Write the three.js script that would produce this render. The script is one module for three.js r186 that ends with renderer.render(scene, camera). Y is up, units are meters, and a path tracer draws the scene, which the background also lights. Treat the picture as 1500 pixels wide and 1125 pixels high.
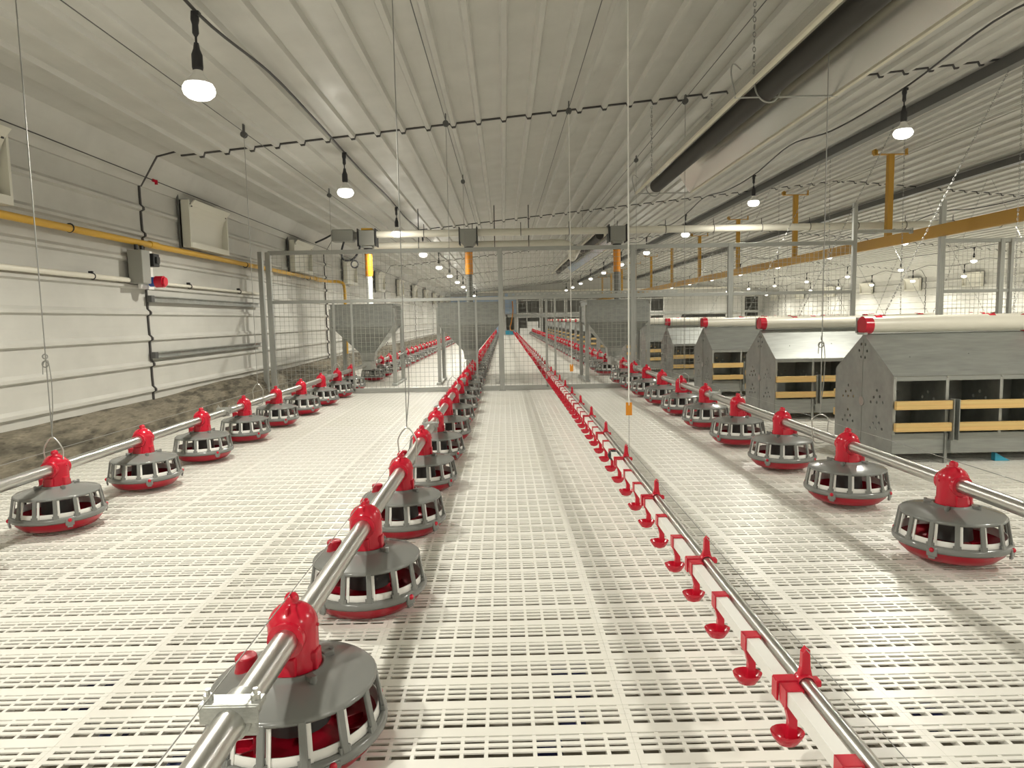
import * as THREE from 'three';
import { mergeGeometries } from 'three/addons/utils/BufferGeometryUtils.js';
import { RoundedBoxGeometry } from 'three/addons/geometries/RoundedBoxGeometry.js';

// ---------------------------------------------------------------- camera, exposure
const scene = new THREE.Scene();
scene.background = new THREE.Color(0x000000);
const renderer = new THREE.WebGLRenderer({ antialias: true });
renderer.toneMapping = THREE.LinearToneMapping;
renderer.toneMappingExposure = 0.93;
renderer.shadowMap.enabled = true;
const camera = new THREE.PerspectiveCamera(58.72, 1500 / 1125, 0.05, 200);
camera.position.set(0, 0.80, 0);
camera.rotation.order = 'YXZ';
camera.rotation.set(-0.09443, -0.01014, -0.0192);
const LAMP = 9.0;                                   // candela of one lamp
const LAMP_COLOR = new THREE.Color().setRGB(1.0, 0.965, 0.86);

// ---------------------------------------------------------------- helpers
let seed = 20240611;
const rnd = () => { seed = (seed * 1664525 + 1013904223) >>> 0; return seed / 4294967296; };
const V = (x, y, Z) => new THREE.Vector3(x, y, -Z);          // Z counts forward, away from the camera
const taken = {};
function numbered(n) { const k = taken[n] = (taken[n] ?? -1) + 1; return k ? n + '_' + String(k).padStart(3, '0') : n; }
function merge(list) {
  list = list.map((g) => { const h = g.index ? g.toNonIndexed() : g; for (const k of Object.keys(h.attributes)) if (!['position', 'normal', 'uv'].includes(k)) h.deleteAttribute(k); return h; });
  return list.length === 1 ? list[0] : mergeGeometries(list, false);
}
const box = (w, h, d, x = 0, y = 0, z = 0) => new THREE.BoxGeometry(w, h, d).translate(x, y, z);
const rbox = (w, h, d, r, x = 0, y = 0, z = 0) => new RoundedBoxGeometry(w, h, d, 1, r).translate(x, y, z);
const cylY = (r0, r1, h, x = 0, y = 0, z = 0, s = 12) => new THREE.CylinderGeometry(r1, r0, h, s).translate(x, y, z);
const cylX = (r, h, x = 0, y = 0, z = 0, s = 12) => new THREE.CylinderGeometry(r, r, h, s).rotateZ(Math.PI / 2).translate(x, y, z);
const cylZ = (r, h, x = 0, y = 0, z = 0, s = 12) => new THREE.CylinderGeometry(r, r, h, s).rotateX(Math.PI / 2).translate(x, y, z);
const UP = new THREE.Vector3(0, 1, 0);
function rod(a, b, r, s = 6) {
  const d = b.clone().sub(a), l = d.length(), g = new THREE.CylinderGeometry(r, r, l, s);
  g.applyQuaternion(new THREE.Quaternion().setFromUnitVectors(UP, d.normalize()));
  return g.translate((a.x + b.x) / 2, (a.y + b.y) / 2, (a.z + b.z) / 2);
}
const lathe = (pts, s = 32) => new THREE.LatheGeometry(pts.map((p) => new THREE.Vector2(p[0], p[1])), s);
const tube = (pts, r, n = 32, s = 6, closed = false) => new THREE.TubeGeometry(new THREE.CatmullRomCurve3(pts, closed, 'centripetal'), n, r, s, closed);
const poly = (pts) => new THREE.Shape(pts.map((p) => new THREE.Vector2(p[0], p[1])));
const ext = (shape, depth, o = {}) => new THREE.ExtrudeGeometry(shape, { depth, bevelEnabled: false, curveSegments: 8, ...o });
const torus = (r, t, s = 16, k = 6) => new THREE.TorusGeometry(r, t, k, s);
function chain(a, b, step = 0.034) {
  const d = b.clone().sub(a), n = Math.max(2, Math.round(d.length() / step)), out = [];
  const q = new THREE.Quaternion().setFromUnitVectors(UP, d.clone().normalize());
  for (let i = 0; i < n; i++) {
    const g = new THREE.TorusGeometry(0.0095, 0.0026, 4, 7); g.scale(0.75, step / 0.019 * 0.68, 1); if (i % 2) g.rotateY(Math.PI / 2);
    g.applyQuaternion(q); const p = a.clone().addScaledVector(d, (i + 0.5) / n); g.translate(p.x, p.y, p.z); out.push(g);
  }
  return merge(out);
}
function obj(name, geos, mat, parent) {
  const m = new THREE.Mesh(Array.isArray(geos) ? merge(geos) : geos, mat);
  m.castShadow = m.receiveShadow = true; m.name = parent && parent !== scene ? name : numbered(name); (parent || scene).add(m); return m;
}
function thing(name, label, category, pos, group) {
  const o = new THREE.Group(); o.name = numbered(name); scene.add(o); if (pos) o.position.copy(pos);
  o.userData = { label, category }; if (group) o.userData.group = group; return o;
}
function tag(o, label, category, group) { o.userData = { ...o.userData, label, category }; if (group) o.userData.group = group; return o; }
function copy(o, pos, label, group) {
  const c = o.clone(); c.name = numbered(o.name.replace(/_\d{3}$/, '')); scene.add(c); if (pos) c.position.copy(pos);
  c.userData = { ...o.userData }; if (label) c.userData.label = label; if (group) c.userData.group = group; return c;
}
function structure(name, label) { const o = new THREE.Group(); o.name = name; o.userData = { kind: 'structure', label, category: 'structure' }; scene.add(o); return o; }

// ---------------------------------------------------------------- procedural textures
function hash(x, y, s) { let h = (x * 374761393 + y * 668265263 + s * 974711) | 0; h = Math.imul(h ^ (h >>> 13), 1274126177); return ((h ^ (h >>> 16)) >>> 0) / 4294967296; }
function vnoise(x, y, px, py, s) {
  const xi = Math.floor(x), yi = Math.floor(y), fx = x - xi, fy = y - yi, u = fx * fx * (3 - 2 * fx), v = fy * fy * (3 - 2 * fy);
  const h = (a, b) => hash(((a % px) + px) % px, ((b % py) + py) % py, s);
  return (h(xi, yi) * (1 - u) + h(xi + 1, yi) * u) * (1 - v) + (h(xi, yi + 1) * (1 - u) + h(xi + 1, yi + 1) * u) * v;
}
function fbm(u, v, fx, fy, s, o = 4) { let t = 0, a = 0.5, n = 0; for (let i = 0; i < o; i++) { t += a * vnoise(u * fx, v * fy, fx, fy, s + i); n += a; a *= 0.5; fx *= 2; fy *= 2; } return t / n; }
function texture(w, h, fn, srgb = true) {
  const d = new Uint8Array(w * h * 4);
  for (let y = 0; y < h; y++) for (let x = 0; x < w; x++) { const c = fn(x / w, y / h), i = (y * w + x) * 4; d[i] = c[0] * 255; d[i + 1] = c[1] * 255; d[i + 2] = c[2] * 255; d[i + 3] = 255; }
  const t = new THREE.DataTexture(d, w, h); t.wrapS = t.wrapT = THREE.RepeatWrapping; t.magFilter = THREE.LinearFilter; t.minFilter = THREE.LinearMipmapLinearFilter; t.generateMipmaps = true;
  if (srgb) t.colorSpace = THREE.SRGBColorSpace; t.needsUpdate = true; return t;
}
const cl = (x) => Math.min(1, Math.max(0, x));
const sheetRough = texture(256, 256, (u, v) => { const a = 0.30 + 0.30 * fbm(u, v, 4, 4, 3) + 0.12 * fbm(u, v, 32, 3, 9, 2); return [0, cl(a), 0]; }, false);
const sheetTone = texture(512, 512, (u, v) => { const a = 0.93 + 0.07 * fbm(u, v, 6, 6, 31, 5) - 0.10 * Math.max(0, fbm(u, v, 20, 3, 41, 4) - 0.62); return [cl(a), cl(a), cl(a * 0.995)]; });
const galvTone = texture(256, 256, (u, v) => { const a = 0.82 + 0.14 * fbm(u, v, 18, 18, 5, 3) + 0.05 * fbm(u, v, 50, 50, 6, 2); return [a, a, a]; });
const galvRough = texture(256, 256, (u, v) => { const a = 0.34 + 0.22 * fbm(u, v, 14, 14, 15, 3); return [0, a, 0]; }, false);
const woodTone = texture(512, 64, (u, v) => { const g = fbm(u, v, 4, 24, 51, 4), k = fbm(u, v, 3, 6, 61, 2); return [cl(0.86 + 0.12 * (g - 0.5) + 0.05 * (k - 0.5)), cl(0.72 + 0.16 * (g - 0.5)), cl(0.47 + 0.16 * (g - 0.5))]; });
const concreteTone = texture(1024, 512, (u, v) => {
  const n = fbm(u, v, 40, 10, 71, 5), st = fbm(u, v, 36, 7, 81, 5), f = fbm(u, v, 200, 60, 91, 3), sp = fbm(u, v, 110, 30, 111, 2);
  const k = 0.80 + 0.36 * n + 0.22 * (f - 0.5); let c = [0.60 * k, 0.565 * k, 0.49 * k];
  const dirt = cl((st - 0.50) * 5) * 0.55 + cl((sp - 0.68) * 8) * 0.3; return [cl(c[0] * (1 - dirt) + 0.27 * dirt), cl(c[1] * (1 - dirt) + 0.255 * dirt), cl(c[2] * (1 - dirt) + 0.21 * dirt)];
});
const concreteBump = texture(512, 256, (u, v) => { const a = fbm(u, v, 60, 16, 101, 5); return [a, a, a]; }, false);

// ---------------------------------------------------------------- materials
const rgb = (r, g, b) => new THREE.Color().setRGB(r, g, b);
const std = (c, roughness, metalness = 0, o = {}) => new THREE.MeshStandardMaterial({ color: c, roughness, metalness, ...o });
const phys = (c, roughness, o = {}) => new THREE.MeshPhysicalMaterial({ color: c, roughness, metalness: 0, ...o });
const M = {
  sheet: std(rgb(0.56, 0.55, 0.51), 1, 0.0, { roughnessMap: sheetRough, map: sheetTone }),
  deck: std(rgb(0.24, 0.225, 0.2), 0.9),
  slat: [rgb(0.84, 0.825, 0.76), rgb(0.82, 0.805, 0.735), rgb(0.85, 0.835, 0.775)].map((c) => phys(c, 0.33)),
  ground: std(rgb(0.36, 0.33, 0.27), 0.95),
  timber: std(rgb(0.42, 0.37, 0.29), 0.9),
  curb: std(rgb(0.62, 0.62, 0.62), 0.95, 0, { map: concreteTone, bumpMap: concreteBump, bumpScale: 0.012 }),
  red: phys(rgb(0.56, 0.012, 0.034), 0.22),
  redDeep: phys(rgb(0.42, 0.007, 0.024), 0.28),
  greyPlastic: phys(rgb(0.205, 0.21, 0.198), 0.18),
  greyDrum: phys(rgb(0.09, 0.092, 0.088), 0.4),
  whitePlastic: phys(rgb(0.84, 0.83, 0.79), 0.3),
  pvc: phys(rgb(0.74, 0.71, 0.61), 0.35),
  galv: std(rgb(0.52, 0.53, 0.50), 1, 0.75, { roughnessMap: galvRough, map: galvTone }),
  galvPipe: std(rgb(0.60, 0.60, 0.57), 0.3, 0.95),
  galvSheet: std(rgb(0.42, 0.435, 0.41), 1, 0.5, { roughnessMap: galvRough, map: galvTone }),
  steelWire: std(rgb(0.33, 0.33, 0.31), 0.45, 0.6),
  mesh: std(rgb(0.40, 0.40, 0.36), 0.5, 0.4),
  black: std(rgb(0.022, 0.022, 0.024), 0.45),
  cable: std(rgb(0.045, 0.042, 0.04), 0.55),
  tube: std(rgb(0.035, 0.032, 0.028), 0.6, 0.1),
  reflector: std(rgb(0.78, 0.77, 0.73), 0.2, 1),
  yellow: std(rgb(0.50, 0.27, 0.03), 0.5),
  gas: std(rgb(0.62, 0.36, 0.035), 0.4),
  orange: phys(rgb(0.80, 0.30, 0.02), 0.35),
  clear: phys(rgb(0.80, 0.82, 0.80), 0.3, { transparent: false }),
  smoke: phys(rgb(0.16, 0.16, 0.145), 0.3),
  wood: std(rgb(1, 1, 1), 0.6, 0, { map: woodTone }),
  blue: phys(rgb(0.015, 0.022, 0.11), 0.5),
  sky: phys(rgb(0.05, 0.36, 0.52), 0.4),
  paleBlue: std(rgb(0.36, 0.47, 0.62), 0.5),
  plugBlue: phys(rgb(0.02, 0.08, 0.36), 0.35),
  beige: std(rgb(0.66, 0.62, 0.50), 0.5),
  inlet: phys(rgb(0.66, 0.64, 0.55), 0.4),
  string: std(rgb(0.82, 0.81, 0.76), 0.7),
  greyBox: std(rgb(0.30, 0.30, 0.27), 0.5),
  channel: std(rgb(0.12, 0.12, 0.115), 0.5, 0.4),
  bulb: new THREE.MeshStandardMaterial({ color: rgb(0.9, 0.9, 0.88), roughness: 0.4, emissive: rgb(1, 0.98, 0.93), emissiveIntensity: 3.2 }),
};

// ---------------------------------------------------------------- the house: sizes
const XL = -2.85, XR = 13.65, RIDGE = 5.4, Z0 = -5.52, Z1 = 36, ROW = 5.52;
const ceilY = (x) => 2.375 + 0.098 * (x <= RIDGE ? x : 2 * RIDGE - x);

// ceiling: ribbed sheets with open seams, dark void and roof deck behind them
{
  const ceil = structure('ceiling', 'pale ribbed metal sheet ceiling rising to a ridge');
  const W = (RIDGE + 2.5) / 8, n = 5, p = W / n, prof = [];
  for (let i = 0; i < n; i++) { const a = i * p; prof.push([a, 0], [a + p - 0.064, 0], [a + p - 0.052, -0.028], [a + p - 0.024, -0.028], [a + p - 0.012, 0]); }
  prof.push([W, 0]);
  const outline = prof.concat(prof.slice().reverse().map(([x, y]) => [x, y + 0.002]));
  const sheet = ext(poly(outline), ROW - 0.02);
  const strip = ext(poly(prof.map(([x, y]) => [x, y + 0.001]).concat(prof.slice().reverse().map(([x, y]) => [x, y - 0.011]))), 0.02);
  const slope = Math.atan(0.098), cs = Math.cos(slope);
  for (let side = 0; side < 2; side++) for (let r = 0; r < 8; r++) for (let i = 0; i < 8; i++) {
    const m = obj('ceiling_sheet', sheet, M.sheet, ceil);
    const z = Z0 + r * ROW, x0 = -2.5 + i * W;
    if (side ? r > 0 : r < 7) obj('seam_strip', strip, M.cable, m).position.z = side ? -0.02 : -0.02;
    if (!side) { m.position.set(x0, ceilY(x0), -(z + ROW - 0.01)); m.rotation.z = slope; m.scale.x = 1 / cs; }
    else { const x1 = 2 * RIDGE - x0; m.position.set(x1, ceilY(x1), -(z + 0.01)); m.rotation.set(0, Math.PI, 0); m.rotation.order = 'YXZ'; m.rotation.z = slope; m.scale.x = 1 / cs; }
  }
  const deck = (xa, xb) => { const s = poly([[xa, ceilY(xa) + 0.05], [xb, ceilY(xb) + 0.05], [xb, ceilY(xb) + 0.2], [xa, ceilY(xa) + 0.2]]); return ext(s, Z1 - Z0 + 2).translate(0, 0, -(Z1 + 1.5)); };
  obj('roof_deck', [deck(-3.2, RIDGE), deck(RIDGE, 14.0)], M.deck, ceil);
  const cover = ext(poly([[-0.12, -0.012], [0, 0], [0.12, -0.012], [0.12, -0.009], [0, 0.004], [-0.12, -0.009]]), Z1 - Z0).translate(RIDGE, ceilY(RIDGE) - 0.005, -Z1);
  obj('ridge_cap', cover, M.sheet, ceil);
}
// side walls: horizontal ribs every 205 mm, cove under the eave
function sideWall(name, label, right) {
  const g = structure(name, label), prof = [];
  for (let k = 0; k < 9; k++) { const y = 0.28 + k * 0.205; prof.push([0, y - 0.10], [0, y - 0.012], [0.024, y], [0.024, y + 0.02], [0.002, y + 0.042]); }
  prof.unshift([0, -0.5]); prof.push([0, 2.2]);
  const outline = prof.map(([x, y]) => [Math.max(x, 0), y]).concat(prof.slice().reverse().map(([x, y]) => [x - 0.003, y]));
  const sheet = ext(poly(outline), ROW - 0.02);
  const strip = ext(poly(prof.map(([x, y]) => [x - 0.001, y]).concat(prof.slice().reverse().map(([x, y]) => [x + 0.012, y]))), 0.018);
  for (let r = 0; r < 8; r++) {
    const m = obj('wall_sheet', sheet, M.sheet, g), z = Z0 + r * ROW; obj('seam_strip', strip, M.cable, m).position.z = -0.019;
    if (!right) m.position.set(XL, 0, -(z + ROW - 0.01)); else { m.position.set(XR, 0, -(z + 0.01)); m.rotation.y = Math.PI; }
    const cv = poly([[0, 1.90], [0.022, 1.90], [0.16, 2.125], [0.37, 2.175], [0.37, 2.18], [0.155, 2.132], [0, 1.92]]);
    const c = obj('cove_sheet', ext(cv, ROW - 0.02), M.sheet, g);
    obj('seam_strip', ext(poly([[0.002, 1.90], [0.022, 1.895], [0.162, 2.117], [0.37, 2.166], [0.37, 2.178], [0.155, 2.128]]), 0.018), M.cable, c).position.z = -0.019;
    if (!right) c.position.copy(m.position); else { c.position.copy(m.position); c.rotation.y = Math.PI; }
  }
  obj('backing', box(0.15, 3.0, Z1 - Z0 + 2, right ? XR + 0.12 : XL - 0.12, 0.95, -(Z1 + Z0) / 2), M.deck, g);
}
sideWall('wall_left', 'pale ribbed metal wall above the concrete curb', false);
sideWall('wall_right', 'pale ribbed metal wall behind the far nest boxes', true);

// concrete curb along the wall
{
  const nz = 420, cs = [[-2.66, -0.2], [-2.675, 0.03], [-2.685, 0.075], [-2.695, 0.115], [-2.71, 0.14], [-2.745, 0.165], [-2.785, 0.19], [-2.82, 0.215], [-2.846, 0.232], [-2.9, 0.236]];
  const pos = [], uv = [], idx = [], L = Z1 - Z0;
  for (let i = 0; i <= nz; i++) for (let j = 0; j < cs.length; j++) {
    const z = Z0 + L * i / nz, a = (fbm(i / nz, j / 10, 90, 3, 201, 3) - 0.5), b = (fbm(i / nz, 0.3, 22, 2, 211, 3) - 0.5);
    const k = j === 0 || j === cs.length - 1 ? 0 : 1;
    pos.push(cs[j][0] + k * (a * 0.022 + b * 0.03), cs[j][1] + k * (a * 0.018 + b * 0.05), -z); uv.push(z / 6, j / 9);
    if (i < nz && j < cs.length - 1) { const p = i * cs.length + j, q = p + cs.length; idx.push(p, q, p + 1, p + 1, q, q + 1); }
  }
  const g = new THREE.BufferGeometry(); g.setAttribute('position', new THREE.Float32BufferAttribute(pos, 3)); g.setAttribute('uv', new THREE.Float32BufferAttribute(uv, 2)); g.setIndex(idx); g.computeVertexNormals();
  const c = structure('trim_1', 'rough stained concrete curb at the foot of the ribbed wall'); obj('curb', g, M.curb, c);
}
// end walls
{
  const g = structure('wall_far', 'far end wall with white framed dark fan openings');
  const top = [[XL - 0.2, -0.5], [XR + 0.2, -0.5], [XR + 0.2, 2.2], [RIDGE, 3.0], [XL - 0.2, 2.2]], s = poly(top);
  const holes = [];
  for (let i = 0; i < 6; i++) { const a = 0.72 + i * 1.3; holes.push([a, 1.08, a + 1.18, 2.12], [a, 0.03, a + 1.18, 0.90]); }
  holes.push([0.12, 0.25, 0.56, 1.06], [9.35, 0.10, 11.7, 0.88], [12.7, 0.15, 13.4, 1.75]);
  for (const [a, b, c, d] of holes) s.holes.push(new THREE.Path([[a, b], [c, b], [c, d], [a, d]].map((p) => new THREE.Vector2(...p))));
  obj('panel', ext(s, 0.08).translate(0, 0, -Z1 - 0.08), M.sheet, g);
  obj('blue_panel', [box(2.7, 2.05, 0.02, -1.4, 1.0, -Z1 + 0.02), box(0.6, 1.05, 0.02, 0.36, 1.62, -Z1 + 0.02)], M.paleBlue, g);
  obj('blue_panel', box(0.55, 0.22, 0.03, 0.34, 0.12, -Z1 + 0.03), M.sky, g);
  const frame = (a, b, c, d) => merge([box(c - a + 0.08, 0.05, 0.05, (a + c) / 2, b, 0), box(c - a + 0.08, 0.05, 0.05, (a + c) / 2, d, 0), box(0.05, d - b, 0.05, a, (b + d) / 2, 0), box(0.05, d - b, 0.05, c, (b + d) / 2, 0)]);
  for (const [a, b, c, d] of holes.slice(0, 12)) {
    const f = obj('opening_frame', frame(a, b, c, d).translate(0, 0, -Z1 + 0.03), M.whitePlastic, g);
    obj('mullion', box(0.03, d - b, 0.04, a + (c - a) * 0.42, (b + d) / 2, -Z1 + 0.02), M.whitePlastic, g);
  }
  obj('cross_rail', box(XR - 0.2, 0.12, 0.1, XR / 2 + 0.1, 0.99, -Z1 + 0.06), M.galv, g);
  obj('cross_rail', cylX(0.055, XR - XL, (XR + XL) / 2, 2.25, -Z1 + 0.12), M.pvc, g);
  obj('cross_rail', cylX(0.02, 8, 4.8, 1.76, -Z1 + 0.1), M.whitePlastic, g);
  obj('fan_chamber', [box(18, 4, 0.1, 5.4, 1, -Z1 - 4), box(18, 0.1, 4, 5.4, -0.55, -Z1 - 2.05), box(18, 0.1, 4, 5.4, 3.05, -Z1 - 2.05), box(0.1, 4, 4, -3.5, 1, -Z1 - 2.05), box(0.1, 4, 4, 14.3, 1, -Z1 - 2.05)], M.sheet, g);
  const b = structure('wall_back', 'plain pale end wall behind the viewer'); const s2 = poly(top);
  obj('panel', ext(s2, 0.1).translate(0, 0, -Z0 + 0.02), M.sheet, b);
}

// floor: white slotted plastic panels over a pit
{
  const f = structure('floor', 'white slotted plastic slat floor of square panels over a pit');
  const PW = 0.555, PD = 0.57, w = PW - 0.0004, d = PD - 0.0004, bars = [];
  for (let gI = 0; gI < 6; gI++) {
    const z0 = gI * 0.095; bars.push(box(w, 0.013, 0.0285, w / 2, -0.0065, -(z0 + 0.01425)));
    for (let i = 1; i < 4; i++) bars.push(box(w, 0.0030, 0.0096, w / 2, -0.0017, -(z0 + 0.019 * i + 0.0285)));
  }
  const last = []; for (let i = 0; i <= 12; i++) { const x = i === 0 ? 0.006 : i === 12 ? w - 0.006 : i * 0.0455 + 0.003; bars.push(box(i % 12 ? 0.0075 : 0.012, 0.014, d, x, -0.0076, -d / 2)); }
  const geo = merge(bars);
  const cells = [];
  for (let i = -4; i < 26; i++) for (let k = -9; k < 63; k++) {
    const x = -0.325 + i * PW, z = 0.11 + k * PD; if (x + PW > XR + 0.1) continue;
    const cx = x + PW / 2, cz = z + PD / 2; const inView = cz > 0.95 && Math.abs(cx) < 0.79 * cz + 0.25;
    cells.push([x, z, inView && !(cx > 2.3 && cz > 4.2) ? cz * cz + cx * cx : 1e6 + cz * cz + cx * cx]);
  }
  cells.sort((a, b) => a[2] - b[2]);
  cells.slice(0, 300).forEach(([x, z], n) => { const m = obj('slat_panel', geo, M.slat[n % 7 === 3 ? 1 : n % 5 === 2 ? 2 : 0], f); m.position.set(x, 0, -z); });
  const rest = cells.slice(300), im = new THREE.InstancedMesh(geo, M.slat[0], rest.length), mt = new THREE.Matrix4();
  rest.forEach(([x, z], i) => im.setMatrixAt(i, mt.makeTranslation(x, 0, -z)));
  im.name = 'slat_field'; im.userData.kind = 'stuff'; im.castShadow = im.receiveShadow = true; f.add(im);
  obj('pit_ground', box(XR - XL + 0.4, 0.1, Z1 - Z0 + 0.4, (XR + XL) / 2, -0.35, -(Z1 + Z0) / 2), M.ground, f);
  const bearers = []; for (let k = -9; k < 63; k += 2) bearers.push(box(XR - XL, 0.10, 0.045, (XR + XL) / 2, -0.075, -(0.11 + k * PD)));
  const be = obj('bearers', bearers, M.timber, f); be.userData.kind = 'stuff';
  // edge strip between the slats and the curb
  obj('edge_board', box(0.16, 0.02, Z1 - Z0, -2.61, -0.01, -(Z1 + Z0) / 2), M.slat[1], f);
}
// dark blue scraps under the slats, seen through the slots
for (const [x, z, w, d] of [[0.148, 1.64, 0.08, 0.15], [0.137, 1.475, 0.055, 0.07], [0.08, 1.385, 0.05, 0.04], [-1.04, 1.63, 0.07, 0.12], [-0.905, 1.465, 0.06, 0.05], [-0.69, 1.375, 0.08, 0.06], [0.955, 1.455, 0.06, 0.08]])
  tag(obj('plastic_offcut', rbox(w, 0.02, d, 0.004).translate(x * 0.9126, -0.035, -z * 0.9126), M.blue), 'dark blue plastic offcut glimpsed under the white slat floor', 'offcut', 'blue scraps under the slats');

// ---------------------------------------------------------------- feed lines
const PIPE_Y = 0.24;
const LINES = [
  { key: 'curb', x: -1.795, z0: 2.695 - 0.66 * 4, s: 0.66, clamp: 4.35, knob: [-0.082, -0.049], y: 0.006, where: 'on the feed line beside the concrete curb' },
  { key: 'middle', x: -0.403, z0: 1.225 - 0.67, s: 0.67, clamp: 0.955, knob: [-0.095, -0.012], y: -0.007, where: 'on the feed line next to the drinker line' },
  { key: 'nests', x: 1.425, z0: 2.126 - 0.672 * 2, s: 0.672, clamp: 4.62, knob: [0.082, -0.055], y: 0.012, where: 'on the feed line in front of the nest boxes' },
];
const HOP_Z = 8.9;
function panGeometry(seg, fine) {
  const g = {};
  g.pan = lathe([[0.001, 0.012], [0.10, 0.008], [0.128, 0.014], [0.148, 0.034], [0.157, 0.056], [0.161, 0.058], [0.161, 0.062], [0.154, 0.062], [0.144, 0.038], [0.122, 0.022], [0.09, 0.02], [0.05, 0.05], [0.001, 0.058]], seg);
  const ribs = []; if (fine) for (let i = 0; i < 14; i++) ribs.push(box(0.045, 0.018, 0.003, 0.105, 0.027, 0).rotateY(i * Math.PI / 7));
  g.pan = merge([g.pan, ...ribs]);
  g.ring = lathe([[0.152, 0.060], [0.162, 0.050], [0.167, 0.056], [0.167, 0.066], [0.161, 0.072], [0.154, 0.072], [0.152, 0.060]], seg);
  const R0 = 0.160, y0 = 0.068, R1 = 0.1465, y1 = 0.145, h = Math.hypot(R0 - R1, y1 - y0), tilt = Math.atan2(R0 - R1, y1 - y0);
  g.bar = fine ? merge([rbox(0.008, h, 0.0135, 0.0025), box(0.0075, 0.014, 0.021, -0.001, -h / 2 + 0.006, 0)]) : box(0.008, h, 0.0135);
  g.bar.rotateZ(tilt).translate((R0 + R1) / 2, (y0 + y1) / 2, 0);
  const ws = [lathe([[0.147, 0.062], [0.1545, 0.062], [0.151, 0.088], [0.1485, 0.088], [0.147, 0.062]], seg)];
  for (let i = 0; i < 14; i++) ws.push(box(0.003, 0.075, 0.008).rotateZ(tilt).translate(0.1485, 0.104, 0).rotateY(i * Math.PI / 7 + 0.075));
  g.white = merge(ws);
  g.lid = lathe([[0.044, 0.140], [0.138, 0.136], [0.1485, 0.139], [0.1500, 0.145], [0.1445, 0.150], [0.106, 0.1595], [0.068, 0.168], [0.058, 0.169], [0.056, 0.175], [0.049, 0.175], [0.044, 0.140]], seg);
  g.latch = merge([rbox(0.022, 0.012, 0.014, 0.003, 0.066, 0.172, 0), cylY(0.005, 0.005, 0.016, 0.075, 0.172, 0, 8)]);
  g.drum = lathe([[0.052, 0.062], [0.062, 0.066], [0.058, 0.1], [0.056, 0.142]], Math.max(12, seg / 2));
  const dome = [[0.048, 0.158], [0.0485, 0.188], [0.0455, 0.194], [0.0455, 0.252]]; for (let i = 1; i <= 7; i++) { const a = i / 7 * 1.32; dome.push([0.0455 * Math.cos(a), 0.252 + 0.043 * Math.sin(a)]); } dome.push([0.0135, 0.299], [0.0125, 0.305], [0.0085, 0.311], [0.001, 0.3125]);
  const neck = [lathe(dome, Math.max(12, seg / 2)).scale(1, 1, 0.96), cylZ(0.033, 0.094, 0, PIPE_Y, 0, fine ? 20 : 10)];
  if (fine) neck.push(cylX(0.003, 0.096, 0, 0.25, 0, 8), rbox(0.014, 0.036, 0.034, 0.004, 0.042, 0.19, 0.008), rbox(0.034, 0.036, 0.014, 0.004, 0, 0.19, 0.044), box(0.0035, 0.05, 0.066, 0, 0.268, 0));
  g.neck = merge(neck);
  g.knob = fine ? merge([lathe([[0.023, 0.154], [0.021, 0.164], [0.0195, 0.166], [0.0205, 0.184], [0.018, 0.188], [0.001, 0.188]], 14)]) : cylY(0.02, 0.02, 0.03, 0, 0.173, 0, 8);
  g.button = new THREE.SphereGeometry(0.0075, 8, 6).scale(1, 1, 0.8);
  g.clip = merge([rbox(0.03, 0.026, 0.007, 0.003, 0, 0.053, 0.166), box(0.018, 0.010, 0.007, 0, 0.038, 0.164)]);
  return g;
}
const PF = panGeometry(40, true), PC = panGeometry(16, false);
const ORD = ['first', 'second', 'third', 'fourth', 'fifth', 'sixth', 'seventh', 'eighth', 'ninth', 'tenth', 'eleventh', 'twelfth', 'thirteenth'];
function panLabel(line, z) {
  const w = { curb: 'on the line by the curb', middle: 'on the line by the drinkers', nests: 'on the line by the nests' }[line.key];
  if (z > 7.7) return 'grey feeder pan with red neck beyond the mesh fence ' + w;
  let n = 0; for (let q = line.z0; q < 7.7; q += line.s) if (q > z + 0.1) n++;
  return `grey and red feeder pan ${w}, ${ORD[n]} from the mesh fence`;
}
function makePan(fine, line, pipeZ, k) {
  const G = fine ? PF : PC, t = thing('feeder_pan', panLabel(line, pipeZ), 'feeder pan', V(line.x, line.y, pipeZ), 'feeder pans ' + (pipeZ < 7.7 ? 'before the fence ' : 'beyond the fence ') + line.where);
  const turn = hash(k, Math.round(line.x * 100), 7) * 0.4 + (line.key === 'middle' ? 0.1 : 0);
  obj('bowl', G.pan, M.redDeep, t).rotation.y = turn;
  obj('cage_ring', G.ring, M.greyPlastic, t);
  if (fine) { for (let i = 0; i < 14; i++) obj('cage_bar', G.bar, M.greyPlastic, t).rotation.y = turn + i * Math.PI / 7; }
  else { const a = []; if (!G.cage) { for (let i = 0; i < 14; i++) a.push(G.bar.clone().rotateY(i * Math.PI / 7)); G.cage = merge(a); } obj('cage_bars', G.cage, M.greyPlastic, t).rotation.y = turn; }
  obj('flow_ring', G.white, M.whitePlastic, t).rotation.y = turn;
  const lid = obj('lid', G.lid, M.greyPlastic, t);
  obj('drum', G.drum, M.greyDrum, t);
  obj('neck', G.neck, M.red, t);
  const kn = obj('knob', G.knob, M.redDeep, t); kn.position.set(line.knob[0], 0, line.knob[1]);
  if (fine) {
    for (let i = 0; i < 4; i++) obj('latch', G.latch, M.greyPlastic, lid).rotation.y = turn + 0.6 + i * Math.PI / 2;
    for (let i = 0; i < 4; i++) { const c = obj('clip', G.clip, M.greyPlastic, t); c.rotation.y = turn + 0.5 + i * Math.PI / 2; const b = obj('button', G.button, M.red, c); b.position.set(0.0, 0.061, 0.169); }
  }
  return t;
}
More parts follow.
